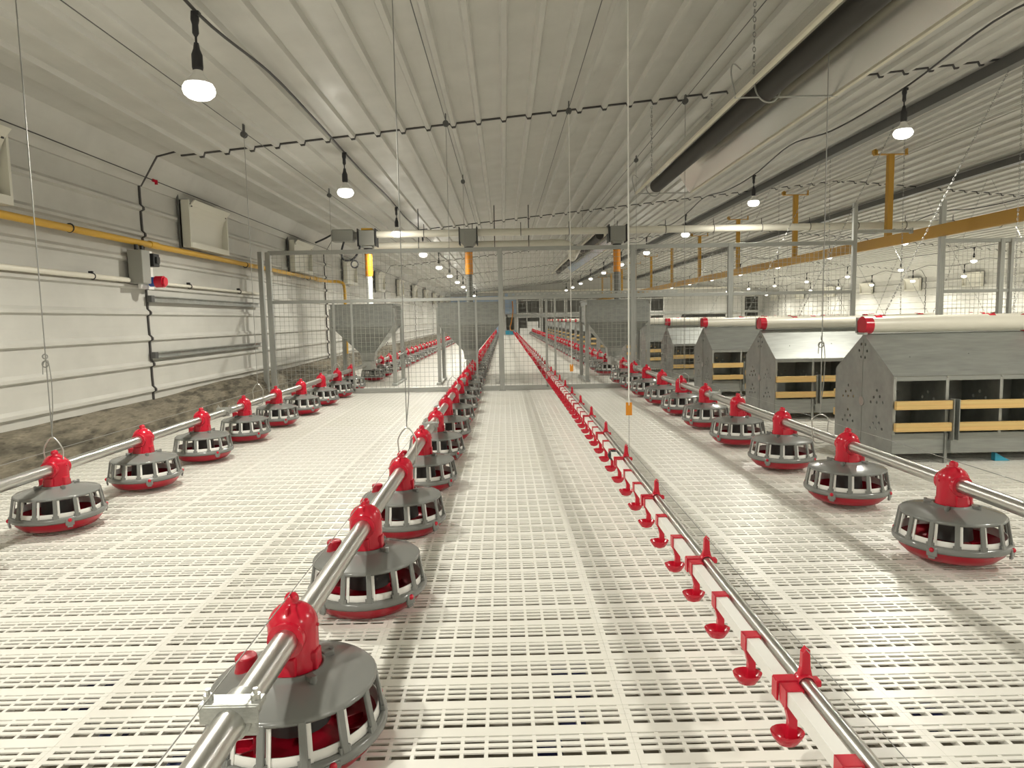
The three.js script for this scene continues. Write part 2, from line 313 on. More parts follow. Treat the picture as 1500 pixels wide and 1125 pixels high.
for (const line of LINES) {
  const p = thing('feed_pipe', 'long galvanised feed pipe carrying the feeder pans ' + line.where.replace('on the feed line ', ''), 'pipe', V(line.x, PIPE_Y + line.y, 0));
  obj('pipe', cylZ(0.0225, 35.2 + 2, 0, 0, -(35.2 - 2) / 2, 28), M.galvPipe, p);
  for (let z = line.clamp; z < 24; z += line.s * 4) {
    const c = obj('pipe_clamp', [cylZ(0.0285, 0.05, 0, 0, 0, 20), rbox(0.088, 0.010, 0.03, 0.002, 0, 0.024, 0.012), rbox(0.084, 0.026, 0.006, 0.002, 0, 0.014, 0.026), rbox(0.07, 0.022, 0.01, 0.002, 0, -0.014, 0.012)], M.galv, p); c.position.set(0, 0, -z);
    for (const s of [-1, 1]) obj('bolt', [cylY(0.0068, 0.0068, 0.008, s * 0.034, 0.033, 0.012, 6), cylY(0.0035, 0.0035, 0.018, s * 0.034, 0.036, 0.012, 8)], M.galvPipe, c);
  }
  let k = 0;
  for (let z = line.z0; z < 35; z += line.s, k++) {
    if (z < 0.8 && line.key === 'middle' || Math.abs(z - HOP_Z) < 0.3) continue;
    if (line.x < -1 && z < 2 || line.x > 1 && z < 1.5) continue;
    makePan(z < 8.6, line, z, k);
  }
  const w = []; for (let z = 0.2; z < 8.2; z += line.s * 3) w.push(V(line.x, 0.3125 + line.y, z)); w.push(V(line.x, 0.3125 + line.y, 8.4)); 
  tag(obj('guard_wire', tube(w, 0.0012, 40, 4), M.steelWire), 'thin guard wire over the red necks ' + line.where.replace('feed ', ''), 'wire');
}

// ---------------------------------------------------------------- drinker line
const DX = 0.52;
const drinkCurve = new THREE.CatmullRomCurve3([[-1, 0.145], [0.4, 0.146], [0.9, 0.147], [1.4, 0.15], [1.9, 0.16], [2.6, 0.176], [3.45, 0.195], [5.3, 0.205], [8, 0.20], [11, 0.21], [14, 0.2], [20, 0.205], [28, 0.2], [35.4, 0.2]].map(([z, y]) => V(DX, y, z)), false, 'centripetal');
const dPts = drinkCurve.getSpacedPoints(800);
function drinkY(z) { for (let i = 1; i < dPts.length; i++) if (-dPts[i].z >= z) { const a = dPts[i - 1], b = dPts[i], t = (z + a.z) / (a.z - b.z); return a.y + (b.y - a.y) * t; } return 0.2; }
{
  const d = thing('drinker_line', 'long drinker line of galvanised pipe and white channel with red drip cups', 'drinker line', V(DX, 0, 0));
  const shifted = (dx, dy) => { const q = []; for (let z = -1; z <= 35.4; z += 0.4) q.push(V(dx, drinkY(z) + dy, z)); return new THREE.CatmullRomCurve3(q, false, 'centripetal'); };
  obj('support_pipe', new THREE.TubeGeometry(shifted(0, 0), 160, 0.0135, 16), M.galvPipe, d);
  // white square channel swept along the sagging line
  const sq = [], idx = [], nrm = []; const wx = -0.034, wy = -0.006, a = 0.0125; let n = 0;
  const faces = [[[-1, 1], [1, 1], [0, 1]], [[1, 1], [1, -1], [1, 0]], [[1, -1], [-1, -1], [0, -1]], [[-1, -1], [-1, 1], [-1, 0]]];
  for (let z = -1; z <= 35.4; z += 0.2) { for (const [p, q, m] of faces) for (const c of [p, q]) { sq.push(wx + c[0] * a, drinkY(z) + wy + c[1] * a, -z); nrm.push(m[0], m[1], 0); } if (n) for (let f = 0; f < 4; f++) { const b = n * 8 + f * 2, c = b - 8; idx.push(c, c + 1, b, b, c + 1, b + 1); } n++; }
  const ch = new THREE.BufferGeometry(); ch.setAttribute('position', new THREE.Float32BufferAttribute(sq, 3)); ch.setAttribute('normal', new THREE.Float32BufferAttribute(nrm, 3)); ch.setIndex(idx);
  obj('water_channel', ch, M.whitePlastic, d);
  const bowl = lathe([[0.001, -0.083], [0.012, -0.082], [0.023, -0.074], [0.028, -0.066], [0.0295, -0.066], [0.027, -0.073], [0.018, -0.0865], [0.008, -0.0905], [0.001, -0.091]], 16).scale(1, 1, 0.8);
  const saddle = [box(0.031, 0.003, 0.026, 0, 0.0145, 0), box(0.003, 0.032, 0.026, -0.0145, 0, 0), box(0.003, 0.032, 0.026, 0.0145, 0, 0), box(0.03, 0.006, 0.022, 0, -0.016, 0)];
  const stem = [ext(poly([[-0.008, -0.086], [0.009, -0.086], [0.0085, -0.04], [0.013, -0.016], [-0.013, -0.016], [-0.006, -0.045]]), 0.012).translate(0, 0, -0.006)];
  const spout = [cylY(0.004, 0.003, 0.02, 0, -0.024, 0, 8)];
  const cupG = merge([...saddle, ...stem, ...spout, bowl.translate(-0.006, 0, 0)]);
  const cupsZ = []; for (let z = 0.925 - 0.197 * 2; z < 35.2; z += 0.197) cupsZ.push(z);
  cupsZ.forEach((z) => { const c = obj('drip_cup', cupG, M.red, d); c.position.set(wx, drinkY(z) + wy, -z); });
  const clipG = merge([torus(0.0165, 0.0035, 14, 6).scale(1, 1, 3.4), ext(poly([[-0.012, 0.012], [0.012, 0.012], [0.0075, 0.03], [0.006, 0.062], [0.001, 0.066], [-0.005, 0.058], [-0.006, 0.03]]), 0.01, { bevelEnabled: true, bevelThickness: 0.0015, bevelSize: 0.0012, bevelSegments: 1 }).translate(0, 0, -0.005),
    rbox(0.014, 0.012, 0.02, 0.002, 0.02, 0.002, 0), box(0.036, 0.004, 0.022, -0.034, 0.009, 0), box(0.004, 0.034, 0.022, -0.0515, -0.008, 0), box(0.006, 0.02, 0.022, -0.017, 0, 0)]);
  for (let z = 1.15 - 0.591; z < 30; z += 0.591) { const c = obj('support_clip', clipG, M.red, d); c.position.set(0, drinkY(z), -z); }
  const cp = obj('coupling', [cylZ(0.021, 0.03, 0, 0, 0, 16), torus(0.02, 0.005, 16, 6)], M.black, d); cp.position.set(wx, drinkY(2.86) + wy, -3.06);
  const w = []; for (let z = 0.2; z < 30; z += 0.591) w.push(V(0, drinkY(z) + 0.0645, z)); obj('guard_wire', tube(w, 0.001, 160, 4), M.steelWire, d);
}

// ---------------------------------------------------------------- nest boxes
const NX = 2.03, NW = 2.28, ND = 0.62, EAVE = 0.465, TOP = 0.675, NC = 8;
function nestGeometry() {
  const g = {};
  const end = poly([[0, 0.05], [ND, 0.05], [ND, EAVE], [ND / 2, TOP], [0, EAVE]]);
  const hole = (u, v) => { const h = new THREE.Path(); h.absellipse(u, v, 0.0085, 0.0085, 0, Math.PI * 2); end.holes.push(h); };
  for (const cu of [0.155, 0.465]) for (const cv of [0.19, 0.335]) for (const [a, b] of [[-0.06, -0.02], [0, -0.025], [0.06, -0.03], [-0.03, 0.01], [0.03, 0.0], [0, 0.04]]) hole(cu + a, cv + b);
  for (let i = 0; i < 6; i++) hole(ND / 2 + 0.042 * Math.cos(i * Math.PI / 3), 0.585 + 0.042 * Math.sin(i * Math.PI / 3));
  g.end = ext(end, 0.004, { curveSegments: 5 }).rotateY(Math.PI / 2);      // u runs to -z: away from the viewer
  const L = Math.hypot(ND / 2 + 0.012, TOP - EAVE), a = Math.atan2(TOP - EAVE, ND / 2);
  g.roof = merge([box(NW, 0.003, L, 0, 0, 0), ...[0, 1, 2, 3, 4, 5, 6].map((i) => cylY(0.004, 0.003, 0.004, -NW / 2 + 0.16 + i * 0.33, 0.003, 0.03 - (i % 2) * 0.02, 6))]);
  g.roof.rotateX(a).translate(NW / 2, (TOP + EAVE) / 2 + 0.002, -ND / 4);
  g.fascia = merge([box(NW, 0.028, 0.004, NW / 2, EAVE - 0.010, -0.001), box(NW, 0.004, 0.018, NW / 2, EAVE - 0.024, -0.009)]);
  g.kick = merge([box(NW, 0.105, 0.004, NW / 2, 0.105, -0.002), box(NW, 0.004, 0.015, NW / 2, 0.158, -0.008)]);
  g.post = merge([box(0.016, 0.31, 0.012, 0, 0.31, -0.004), cylZ(0.004, 0.006, 0, EAVE - 0.008, 0.003, 6)]);
  g.foot = box(0.014, 0.16, 0.012, 0, 0.08, 0.003);
  const dv = poly([[0.006, 0.06], [ND - 0.006, 0.06], [ND - 0.006, EAVE - 0.01], [ND / 2, TOP - 0.02], [0.006, EAVE - 0.01]]);
  for (const cu of [0.16, 0.46]) for (const [p, q] of [[-0.05, 0], [0, 0.03], [0.05, 0], [0, -0.03]]) { const h = new THREE.Path(); h.absellipse(cu + p, 0.33 + q, 0.010, 0.010, 0, Math.PI * 2); dv.holes.push(h); }
  g.divider = ext(dv, 0.003, { curveSegments: 4 }).rotateY(Math.PI / 2);
  const bk = poly([[0, 0.06], [NW, 0.06], [NW, TOP - 0.03], [0, TOP - 0.03]]);
  for (let i = 0; i < NC; i++) for (const [p, q] of [[-0.03, 0], [0.03, 0], [0, 0.035], [0.06, 0.02]]) { const h = new THREE.Path(); h.absellipse((i + 0.5) * NW / NC + p, 0.33 + q, 0.008, 0.008, 0, Math.PI * 2); bk.holes.push(h); }
  g.back = ext(bk, 0.003, { curveSegments: 4 }).translate(0, 0, -ND / 2);
  g.base = box(NW - 0.01, 0.004, ND - 0.01, NW / 2, 0.10, -ND / 2);
  g.perch1 = rbox(0.285 + 0.01, 0.045, 0.022, 0.002, 0.150, 0, 0);
  g.perch2 = rbox(NW - 0.285 - 0.055, 0.045, 0.022, 0.002, (NW + 0.285 + 0.055) / 2 - 0.005, 0, 0);
  g.bracket = merge([box(0.004, 0.215, 0.035, -0.014, 0, 0), box(0.004, 0.215, 0.035, 0.014, 0, 0), box(0.032, 0.215, 0.004, 0, 0, -0.016), ext(poly([[-0.02, -0.11], [0.016, -0.11], [0.02, -0.16], [0.002, -0.178], [-0.02, -0.165]]), 0.004).translate(0, 0, 0.004)]);
  g.seam = box(0.003, 0.60, 0.004, 0, 0.35, 0);
  g.badge = cylX(0.026, 0.004, 0, 0, 0, 20);
  return g;
}
const NG = nestGeometry();
function makeNest(x, z, label, group, fine) {
  const t = thing('nest_box', label, 'nest box', V(x, 0, z), group);
  for (const e of [0, NW - 0.004]) { const p = obj('end_panel', NG.end, M.galvSheet, t); p.position.x = e; if (fine && !e) { obj('seam_strip', NG.seam, M.galv, p).position.set(-0.001, 0, -ND / 2); const b = obj('drain_boss', NG.badge, M.galvPipe, p); b.position.set(-0.002, 0.30, -ND / 2); } }
  obj('roof_panel', NG.roof, M.galvSheet, t); const r2 = obj('roof_panel', NG.roof, M.galvSheet, t); r2.rotation.y = Math.PI; r2.position.set(NW, 0, -ND);
  for (const s of [0, 1]) {
    const g = s ? new THREE.Group() : t; if (s && !fine) continue;
    const put = (m) => { if (s) { m.position.set(NW - m.position.x, m.position.y, -ND - m.position.z); m.rotation.y = Math.PI; } return m; };
    put(obj('fascia', NG.fascia, M.galvSheet, t)); put(obj('kick_panel', NG.kick, M.galvSheet, t));
    if (fine) for (let i = 0; i <= NC; i++) { const q = obj('post', NG.post, M.galv, t); q.position.x = i === 0 ? 0.008 : i === NC ? NW - 0.008 : i * NW / NC; put(q); }
    for (const y of [0.313, 0.197]) { const a = obj('perch', NG.perch1, M.wood, t); a.position.set(0, y, 0.022); put(a); const b = obj('perch', NG.perch2, M.wood, t); b.position.set(0, y, 0.022); put(b); }
    const b = obj('perch_bracket', NG.bracket, M.galvSheet, t); b.position.set(0.285 + 0.03, 0.235, 0.024); put(b);
  }
  if (!fine) { const ps = []; for (let i = 0; i <= NC; i++) ps.push(NG.post.clone().translate(i * NW / NC, 0, 0)); NG.posts = NG.posts || merge(ps); obj('posts', NG.posts, M.galv, t); const dvs = []; if (!NG.dvs) { for (let i = 1; i < NC; i++) dvs.push(NG.divider.clone().translate(i * NW / NC, 0, 0)); NG.dvs = merge(dvs); } obj('dividers', NG.dvs, M.galvSheet, t); }
  else for (let i = 1; i < NC; i++) obj('divider', NG.divider, M.galvSheet, t).position.x = i * NW / NC;
  for (const i of [1, 3, 5, 7]) for (const zz of [0, -ND + 0.02]) obj('foot', NG.foot, M.galv, t).position.set(i * NW / NC, 0, zz);
  obj('centre_panel', NG.back, M.galvSheet, t); obj('nest_base', NG.base, M.galvSheet, t);
  return t;
}
const PIPE_LABEL = ['white plastic pipe with red collars lying along the ridge of the nest box', 'pipe'];
function ridgePipe(x, z, label, group) {
  const t = thing('ridge_pipe', label, 'pipe', V(x, 0.728, z), group);
  obj('pipe', cylX(0.043, NW + 0.02, NW / 2 + 0.005, 0, 0, 24), M.pvc, t);
  for (const u of [0.012, 0.93, 1.83]) obj('collar', [cylX(0.047, 0.05, u, 0, 0, 24), torus(0.047, 0.004, 24, 6).rotateY(Math.PI / 2).translate(u - 0.022, 0, 0)], M.red, t);
  for (const u of [-0.008, 1.5]) obj('cradle', [box(0.02, 0.012, 0.075, u, -0.046, 0), box(0.02, 0.09, 0.012, u, 0.0, -0.05)], M.galv, t);
}
const ords = ['first', 'second', 'third', 'fourth', 'fifth', 'sixth', 'seventh'];
for (let k = 0; k < 20; k++) {
  const z = 3.53 + 1.56 * k, far = z > 7.7;
  if (Math.abs(z + 0.3 - 7.72) < 0.35) { /* the fence line ends beside this row */ }
  makeNest(NX, z, far ? 'galvanised gabled nest box with wooden perches beyond the mesh fence' : `galvanised gabled nest box with wooden perches, ${ords[k]} of the row before the mesh fence`, far ? 'nest boxes beyond the mesh fence' : undefined, k < 5);
  ridgePipe(NX, z + ND / 2, far ? 'white pipe with red collars on a nest box beyond the mesh fence' : `white pipe with red collars along the ridge of the ${ords[k]} nest box before the fence`, far ? 'ridge pipes beyond the mesh fence' : undefined);
}
for (let k = 2; k < 10; k++) { const z = 3.6 + 1.56 * k; makeNest(6.2, z, 'galvanised gabled nest box in the bank past the yellow beam', 'nest boxes past the yellow beam', false); ridgePipe(6.2, z + ND / 2, 'white pipe with red collars on a nest box past the yellow beam', 'ridge pipes past the yellow beam'); }
tag(obj('plastic_wedge', ext(poly([[0, 0], [0.08, 0], [0, 0.045]]), 0.03).translate(2.60, 0.001, -3.58), M.sky), 'small bright blue plastic wedge on the slats under a nest box', 'wedge');

// ---------------------------------------------------------------- mesh fence
const FZ = 7.7;
function meshPanel(parent, x0, x1, y0, y1, step = 0.05) {
  const g = [], r = 0.0014; for (let x = x0 + step / 2; x < x1; x += step) g.push(box(2 * r, y1 - y0, 2 * r, x, (y0 + y1) / 2, 0)); for (let y = y0 + step / 2; y < y1; y += step) g.push(box(x1 - x0, 2 * r, 2 * r, (x0 + x1) / 2, y, 2 * r));
  const m = obj('wire_mesh', g, M.mesh, parent); m.userData.kind = 'stuff'; return m;
}
function angle(h, hole) { return merge([box(0.04, h, 0.004, 0, h / 2, 0), box(0.004, h, 0.04, -0.018, h / 2, -0.02)]); }
{
  const f = thing('mesh_fence', 'galvanised wire mesh fence across the house in front of the feed hoppers', 'fence', V(0, 0, FZ));
  const spans = [[-2.60, -0.03], [-0.03, 1.45], [1.45, 2.54], [2.54, 3.93]];
  for (const x of [-2.60, -0.03, 1.455, 2.545]) obj('post', [rbox(0.055, 1.59, 0.05, 0.003, x, 0.795, 0), box(0.075, 0.008, 0.08, x, 0.004, 0)], M.galv, f);
  obj('post', rbox(0.045, 2.02, 0.045, 0.003, 3.935, 1.01, 0), M.galv, f);
  obj('post', rbox(0.05, 1.60, 0.05, 0.003, -2.70, 0.8, -0.04), M.galv, f);
  for (const [a, b] of spans) {
    obj('rail', rbox(b - a, 0.045, 0.035, 0.003, (a + b) / 2, 1.58, 0), M.galv, f);
    const low = b <= 2.1; obj('rail', rbox(b - a, 0.035, 0.035, 0.003, (a + b) / 2, 1.037, 0.004), M.galv, f);
    if (low) obj('rail', rbox(b - a, 0.05, 0.04, 0.003, (a + b) / 2, 0.03, 0.0), M.galv, f);
    meshPanel(f, a + 0.02, b - 0.02, 1.05, 1.565); meshPanel(f, a + 0.02, b - 0.02, low ? 0.05 : 0.06, 1.025);
  }
  for (const x of [-1.90, -1.70, -0.50, -0.31, 0.48, 0.575]) obj('upright', rbox(0.022, 1.0, 0.02, 0.002, x, 0.53, 0.01), M.galv, f);
  { // slotted strut bolted on the middle rail: real slots punched through it
    const r = poly([[0.0, -0.021], [1.9, -0.021], [1.9, 0.021], [0.0, 0.021]]); for (let i = 0; i < 36; i++) { const x = 0.05 + i * 0.05; r.holes.push(new THREE.Path([[x, -0.006], [x + 0.024, -0.006], [x + 0.024, 0.006], [x, 0.006]].map((p) => new THREE.Vector2(...p)))); }
    obj('slotted_strut', ext(r, 0.003).translate(0.05, 1.075, 0.019), M.galv, f);
  }
  const g = thing('mesh_fence', 'galvanised wire mesh fence panel on tall posts past the yellow beam', 'fence', V(0, 0, FZ));
  obj('post', rbox(0.055, 2.03, 0.05, 0.003, 4.92, 1.015, 0), M.galv, g); obj('post', rbox(0.05, 1.59, 0.05, 0.003, 5.60, 0.795, 0), M.galv, g); obj('post', rbox(0.035, 1.59, 0.05, 0.003, 5.71, 0.795, 0), M.galv, g);
  obj('rail', rbox(2.4, 0.045, 0.035, 0.003, 6.12, 1.58, 0), M.galv, g); obj('rail', rbox(2.4, 0.035, 0.035, 0.003, 6.12, 1.02, 0), M.galv, g); obj('rail', rbox(2.4, 0.04, 0.035, 0.003, 6.12, 0.03, 0), M.galv, g); obj('post', rbox(0.05, 1.59, 0.05, 0.003, 7.3, 0.795, 0), M.galv, g);
  meshPanel(g, 4.94, 7.28, 1.04, 1.56); meshPanel(g, 4.94, 7.28, 0.05, 1.0);
  const br = thing('stay_bar', 'short galvanised stay bar fixed to the tall fence post', 'bar', V(0, 0, FZ)); obj('bar', rbox(0.62, 0.035, 0.03, 0.003, 4.27, 1.70, 0), M.galv, br); obj('end_plate', box(0.02, 0.06, 0.05, 4.57, 1.70, 0), M.galv, br);
}

// ---------------------------------------------------------------- hoppers, drop tubes, auger pipes
const hopLabels = ['on the curb line', 'on the line by the drinkers', 'on the line by the nests'];
function frustum(w0, d0, w1, d1, h) {    // open square funnel, bottom w0 x d0, top w1 x d1, wall as two skins
  const g = new THREE.CylinderGeometry(Math.SQRT1_2, Math.SQRT1_2, 1, 4, 1, true).rotateY(Math.PI / 4).toNonIndexed(), p = g.attributes.position;
  for (let i = 0; i < p.count; i++) { const t = p.getY(i) + 0.5; p.setXYZ(i, p.getX(i) * (w0 + (w1 - w0) * t), t * h, p.getZ(i) * (d0 + (d1 - d0) * t)); }
  g.computeVertexNormals(); return g;
}
LINES.forEach((line, n) => {
  const hx = line.x + [0.03, -0.03, 0.0][n], t = thing('feed_hopper', 'grey sheet metal feed hopper with tapered funnel on legs ' + hopLabels[n], 'hopper', V(hx, 0, HOP_Z));
  obj('bin', [box(0.77, 0.275, 0.004, 0, 0.882, 0.36), box(0.77, 0.275, 0.004, 0, 0.882, -0.36), box(0.004, 0.275, 0.72, 0.383, 0.882, 0), box(0.004, 0.275, 0.72, -0.383, 0.882, 0), box(0.79, 0.012, 0.02, 0, 1.018, 0.365), box(0.79, 0.012, 0.02, 0, 1.018, -0.365), box(0.02, 0.012, 0.72, 0.387, 1.018, 0), box(0.02, 0.012, 0.72, -0.387, 1.018, 0)], M.galvSheet, t);
  obj('funnel', frustum(0.2, 0.18, 0.766, 0.72, 0.335).translate(0, 0.41, 0), M.galvSheet, t);
  obj('boot', [frustum(0.16, 0.13, 0.2, 0.18, 0.12).translate(0, 0.295, 0), rbox(0.12, 0.11, 0.3, 0.005, 0, 0.245, 0)], M.galv, t);
  obj('bin_lid', box(0.766, 0.004, 0.72, 0, 1.0, 0), M.galvSheet, t);
  for (const sx of [-1, 1]) {
    for (const sz of [-1, 1]) obj('leg', [box(0.045, 0.95, 0.004, sx * 0.385, 0.49, sz * 0.335), box(0.004, 0.95, 0.045, sx * 0.405, 0.49, sz * 0.315)], M.galv, t);
    obj('foot_rail', rbox(0.06, 0.03, 0.86, 0.003, sx * 0.39, 0.015, 0), M.galv, t);
  }
  const d = thing('drop_tube', `feed drop tube with orange sleeve above the hopper ${hopLabels[n]}`, 'tube', V(hx + [0.045, 0.0, 0.05][n], 1.002, HOP_Z));
  obj('lower_tube', cylY(0.04, 0.04, 0.41, 0, 0.205, 0, 24), n ? M.smoke : M.clear, d);
  obj('sleeve', cylY(0.048, 0.048, 0.30, 0, 0.535, 0, 24), M.orange, d);
  obj('outlet', cylY(0.052, 0.06, 0.1, 0, 0.715, 0, 20), M.black, d);
  const bo = thing('drop_box', `grey feed drop box above the hopper ${hopLabels[n]}`, 'box', V(hx + [0.045, 0.0, 0.05][n], 1.87, HOP_Z));
  obj('housing', n === 1 ? [ext(poly([[-0.105, 0.08], [0.105, 0.08], [0.105, -0.06], [0.05, -0.13], [-0.05, -0.13], [-0.105, -0.06]]), 0.18, { bevelEnabled: true, bevelSize: 0.006, bevelThickness: 0.006, bevelSegments: 1 }).translate(0, 0, -0.09)] : [rbox(0.2, 0.19, 0.19, 0.008, 0, -0.005, 0), rbox(0.13, 0.04, 0.14, 0.006, 0, -0.11, 0)], M.greyBox, bo);
  for (const s of [-1, 1]) obj('strap', box(0.012, 0.22, 0.2, s * 0.112, 0.0, 0), M.black, bo);
  if (!n) obj('cap', rbox(0.14, 0.03, 0.12, 0.004, 0, 0.105, 0), M.gas, bo);
});
{
  const a = thing('auger_pipe', 'long white plastic auger pipe hung across the house above the hoppers', 'pipe', V(0, 1.915, HOP_Z));
  obj('pipe', cylX(0.045, XR - 0.3 + 1.65, (XR - 0.3 - 1.65) / 2, 0, 0, 20), M.pvc, a);
  for (let x = -1.0; x < 10; x += 0.62) obj('hanger', [torus(0.049, 0.004, 14, 4).rotateY(Math.PI / 2).translate(x, 0, 0), rod(new THREE.Vector3(x, 0.049, 0), new THREE.Vector3(x, 0.12, 0), 0.004, 5)], M.black, a);
  const e = thing('exhaust_pipe', 'white exhaust pipe below the auger pipe bending away in an elbow', 'pipe', V(0, 1.795, 9.15));
  obj('pipe', cylX(0.042, 2.35, -0.55, 0, 0, 20), M.pvc, e);
  obj('elbow', tube([[0.62, 0, 0], [0.78, -0.005, -0.01], [0.88, -0.03, -0.05], [0.93, -0.09, -0.12], [0.95, -0.16, -0.3], [1.0, -0.13, -0.6], [1.1, 0.02, -0.9]].map((p) => new THREE.Vector3(...p)), 0.05, 40, 16), M.pvc, e);
  for (const x of [-1.1, -0.1, 0.35]) obj('hanger', [rod(new THREE.Vector3(x, 0.04, 0), new THREE.Vector3(x, 0.5, 0), 0.006, 5), torus(0.046, 0.004, 14, 4).rotateY(Math.PI / 2).translate(x, 0, 0)], M.black, e);
  const m = thing('auger_motor', 'grey auger motor with looped black cables at the pipe end by the wall', 'motor', V(-2.03, 1.9, HOP_Z));
  obj('motor_body', [rbox(0.28, 0.155, 0.16, 0.02), cylX(0.05, 0.1, 0.165, 0, 0, 16)], M.greyBox, m);
  obj('power_cable', [tube([[-0.13, 0.03, 0], [-0.25, -0.03, 0], [-0.36, -0.08, 0.02]].map((p) => new THREE.Vector3(...p)), 0.012, 16, 6), tube([[0.02, -0.06, 0.05], [-0.02, -0.2, 0.05], [0.0, -0.3, 0.06], [0.1, -0.31, 0.06], [0.2, -0.2, 0.06], [0.22, -0.05, 0.05]].map((p) => new THREE.Vector3(...p)), 0.013, 32, 6), torus(0.045, 0.01, 18, 6).translate(0.14, -0.36, 0.05)], M.black, m);
}

// ---------------------------------------------------------------- radiant heaters
function heater(z0, z1, label, x = 1.2) {
  const t = thing('tube_heater', label, 'heater', V(x, 1.9, z0)), L = z1 - z0;
  const o = [[0, 0], [0.012, 0], [0.105, 0.155], [0.395, 0.155], [0.488, 0], [0.5, 0]];
  obj('reflector', ext(poly(o.concat(o.slice().reverse().map(([a, b]) => [a, b + 0.003]))), L).translate(0, 0, -L), M.reflector, t);
  for (const u of [0.004, 0.496]) obj('lip', rbox(0.022, 0.016, L, 0.003, u, 0, -L / 2), M.beige, t);
  obj('heater_tube', [cylZ(0.055, L - 0.16, 0.155, 0.035, -(L - 0.16) / 2, 24), new THREE.SphereGeometry(0.055, 20, 10).scale(1, 1, 0.6).translate(0.155, 0.035, -(L - 0.16))], M.tube, t);
  obj('inner_strip', rbox(0.05, 0.008, L - 0.2, 0.002, 0.265, 0.075, -(L - 0.2) / 2), M.beige, t);
  const zs = []; for (let z = L - 0.03; z > 0; z -= 2.65) zs.push(z);
  for (const z of zs) {
    obj('hanger_rod', [rod(new THREE.Vector3(-0.01, -0.005, -z), new THREE.Vector3(0.51, -0.005, -z), 0.005, 6), tube([[0.09, 0.09, 0], [0.1, 0.02, 0], [0.14, -0.025, 0], [0.19, -0.025, 0], [0.22, 0.02, 0], [0.22, 0.08, 0]].map(([a, b, c]) => new THREE.Vector3(a, b, -z + c)), 0.005, 24, 6)], M.galv, t);
    obj('spring_clip', tube([[-0.005, 0, 0], [-0.03, 0.12, 0], [-0.02, 0.16, 0], [0.02, 0.13, 0]].map(([a, b, c]) => new THREE.Vector3(a, b, -z + c)), 0.004, 16, 5), M.galv, t);
  }
  return t;
}
heater(0.3, 6.24, 'long radiant tube heater with dark tube under a polished hood before the fence');
heater(9.6, 17.0, 'radiant tube heater with polished hood hanging beyond the mesh fence');
for (const [x, z, w] of [[1.21, 3.35, 'over the near end of'], [1.21, 5.6, 'over the far end of']]) {
  tag(obj('hanging_chain', chain(V(x, ceilY(x) - 0.02, z), V(x, 1.93, z)), M.steelWire), `steel chain hanging from the ceiling ${w} the radiant heater`, 'chain');
  tag(obj('hanging_chain', chain(V(x + 0.48, ceilY(x + 0.48) - 0.02, z), V(x + 0.48, 1.93, z)), M.steelWire), `steel chain on the aisle side ${w} the radiant heater`, 'chain');
}

for (const z of [10.4, 13.2, 16.2]) for (const u of [0.01, 0.49]) tag(obj('hanging_chain', chain(V(1.2 + u, ceilY(1.2 + u) - 0.02, z), V(1.2 + u, 1.9, z), 0.06), M.steelWire), 'steel chain holding the radiant heater beyond the mesh fence', 'chain', 'chains of the far heater');

// ---------------------------------------------------------------- yellow beam, ceiling channels
{
  const b = thing('steel_beam', 'long yellow steel beam hung along the middle of the house', 'beam', V(4.9, 0, 0));
  obj('beam', rbox(0.075, 0.13, Z1 - 2, 0.004, 0, 1.695, -(Z1 / 2 + 1)), M.yellow, b);
  for (let z = 5.95; z < 34; z += 2.8) {
    obj('hanger_post', [rbox(0.07, 1.02, 0.07, 0.004, 0, 2.26, -z)], M.yellow, b);
    obj('ceiling_bracket', [box(0.42, 0.012, 0.05, 0, 2.77, -z), box(0.012, 0.08, 0.05, -0.2, 2.8, -z), box(0.012, 0.08, 0.05, 0.2, 2.8, -z), box(0.05, 0.05, 0.05, -0.2, 2.8, -z)], M.yellow, b);
  }
  for (const [x, w] of [[3.9, 'above the nest boxes'], [6.6, 'past the yellow beam']])
    tag(obj('ceiling_channel', ext(poly([[-0.045, 0], [0.045, 0], [0.045, 0.09], [0.038, 0.09], [0.038, 0.008], [-0.038, 0.008], [-0.038, 0.09], [-0.045, 0.09]]), Z1 - 1).translate(x, ceilY(x) - 0.125, -Z1 + 0.2), M.channel), `dark steel channel running along the ceiling ${w}`, 'channel');
}

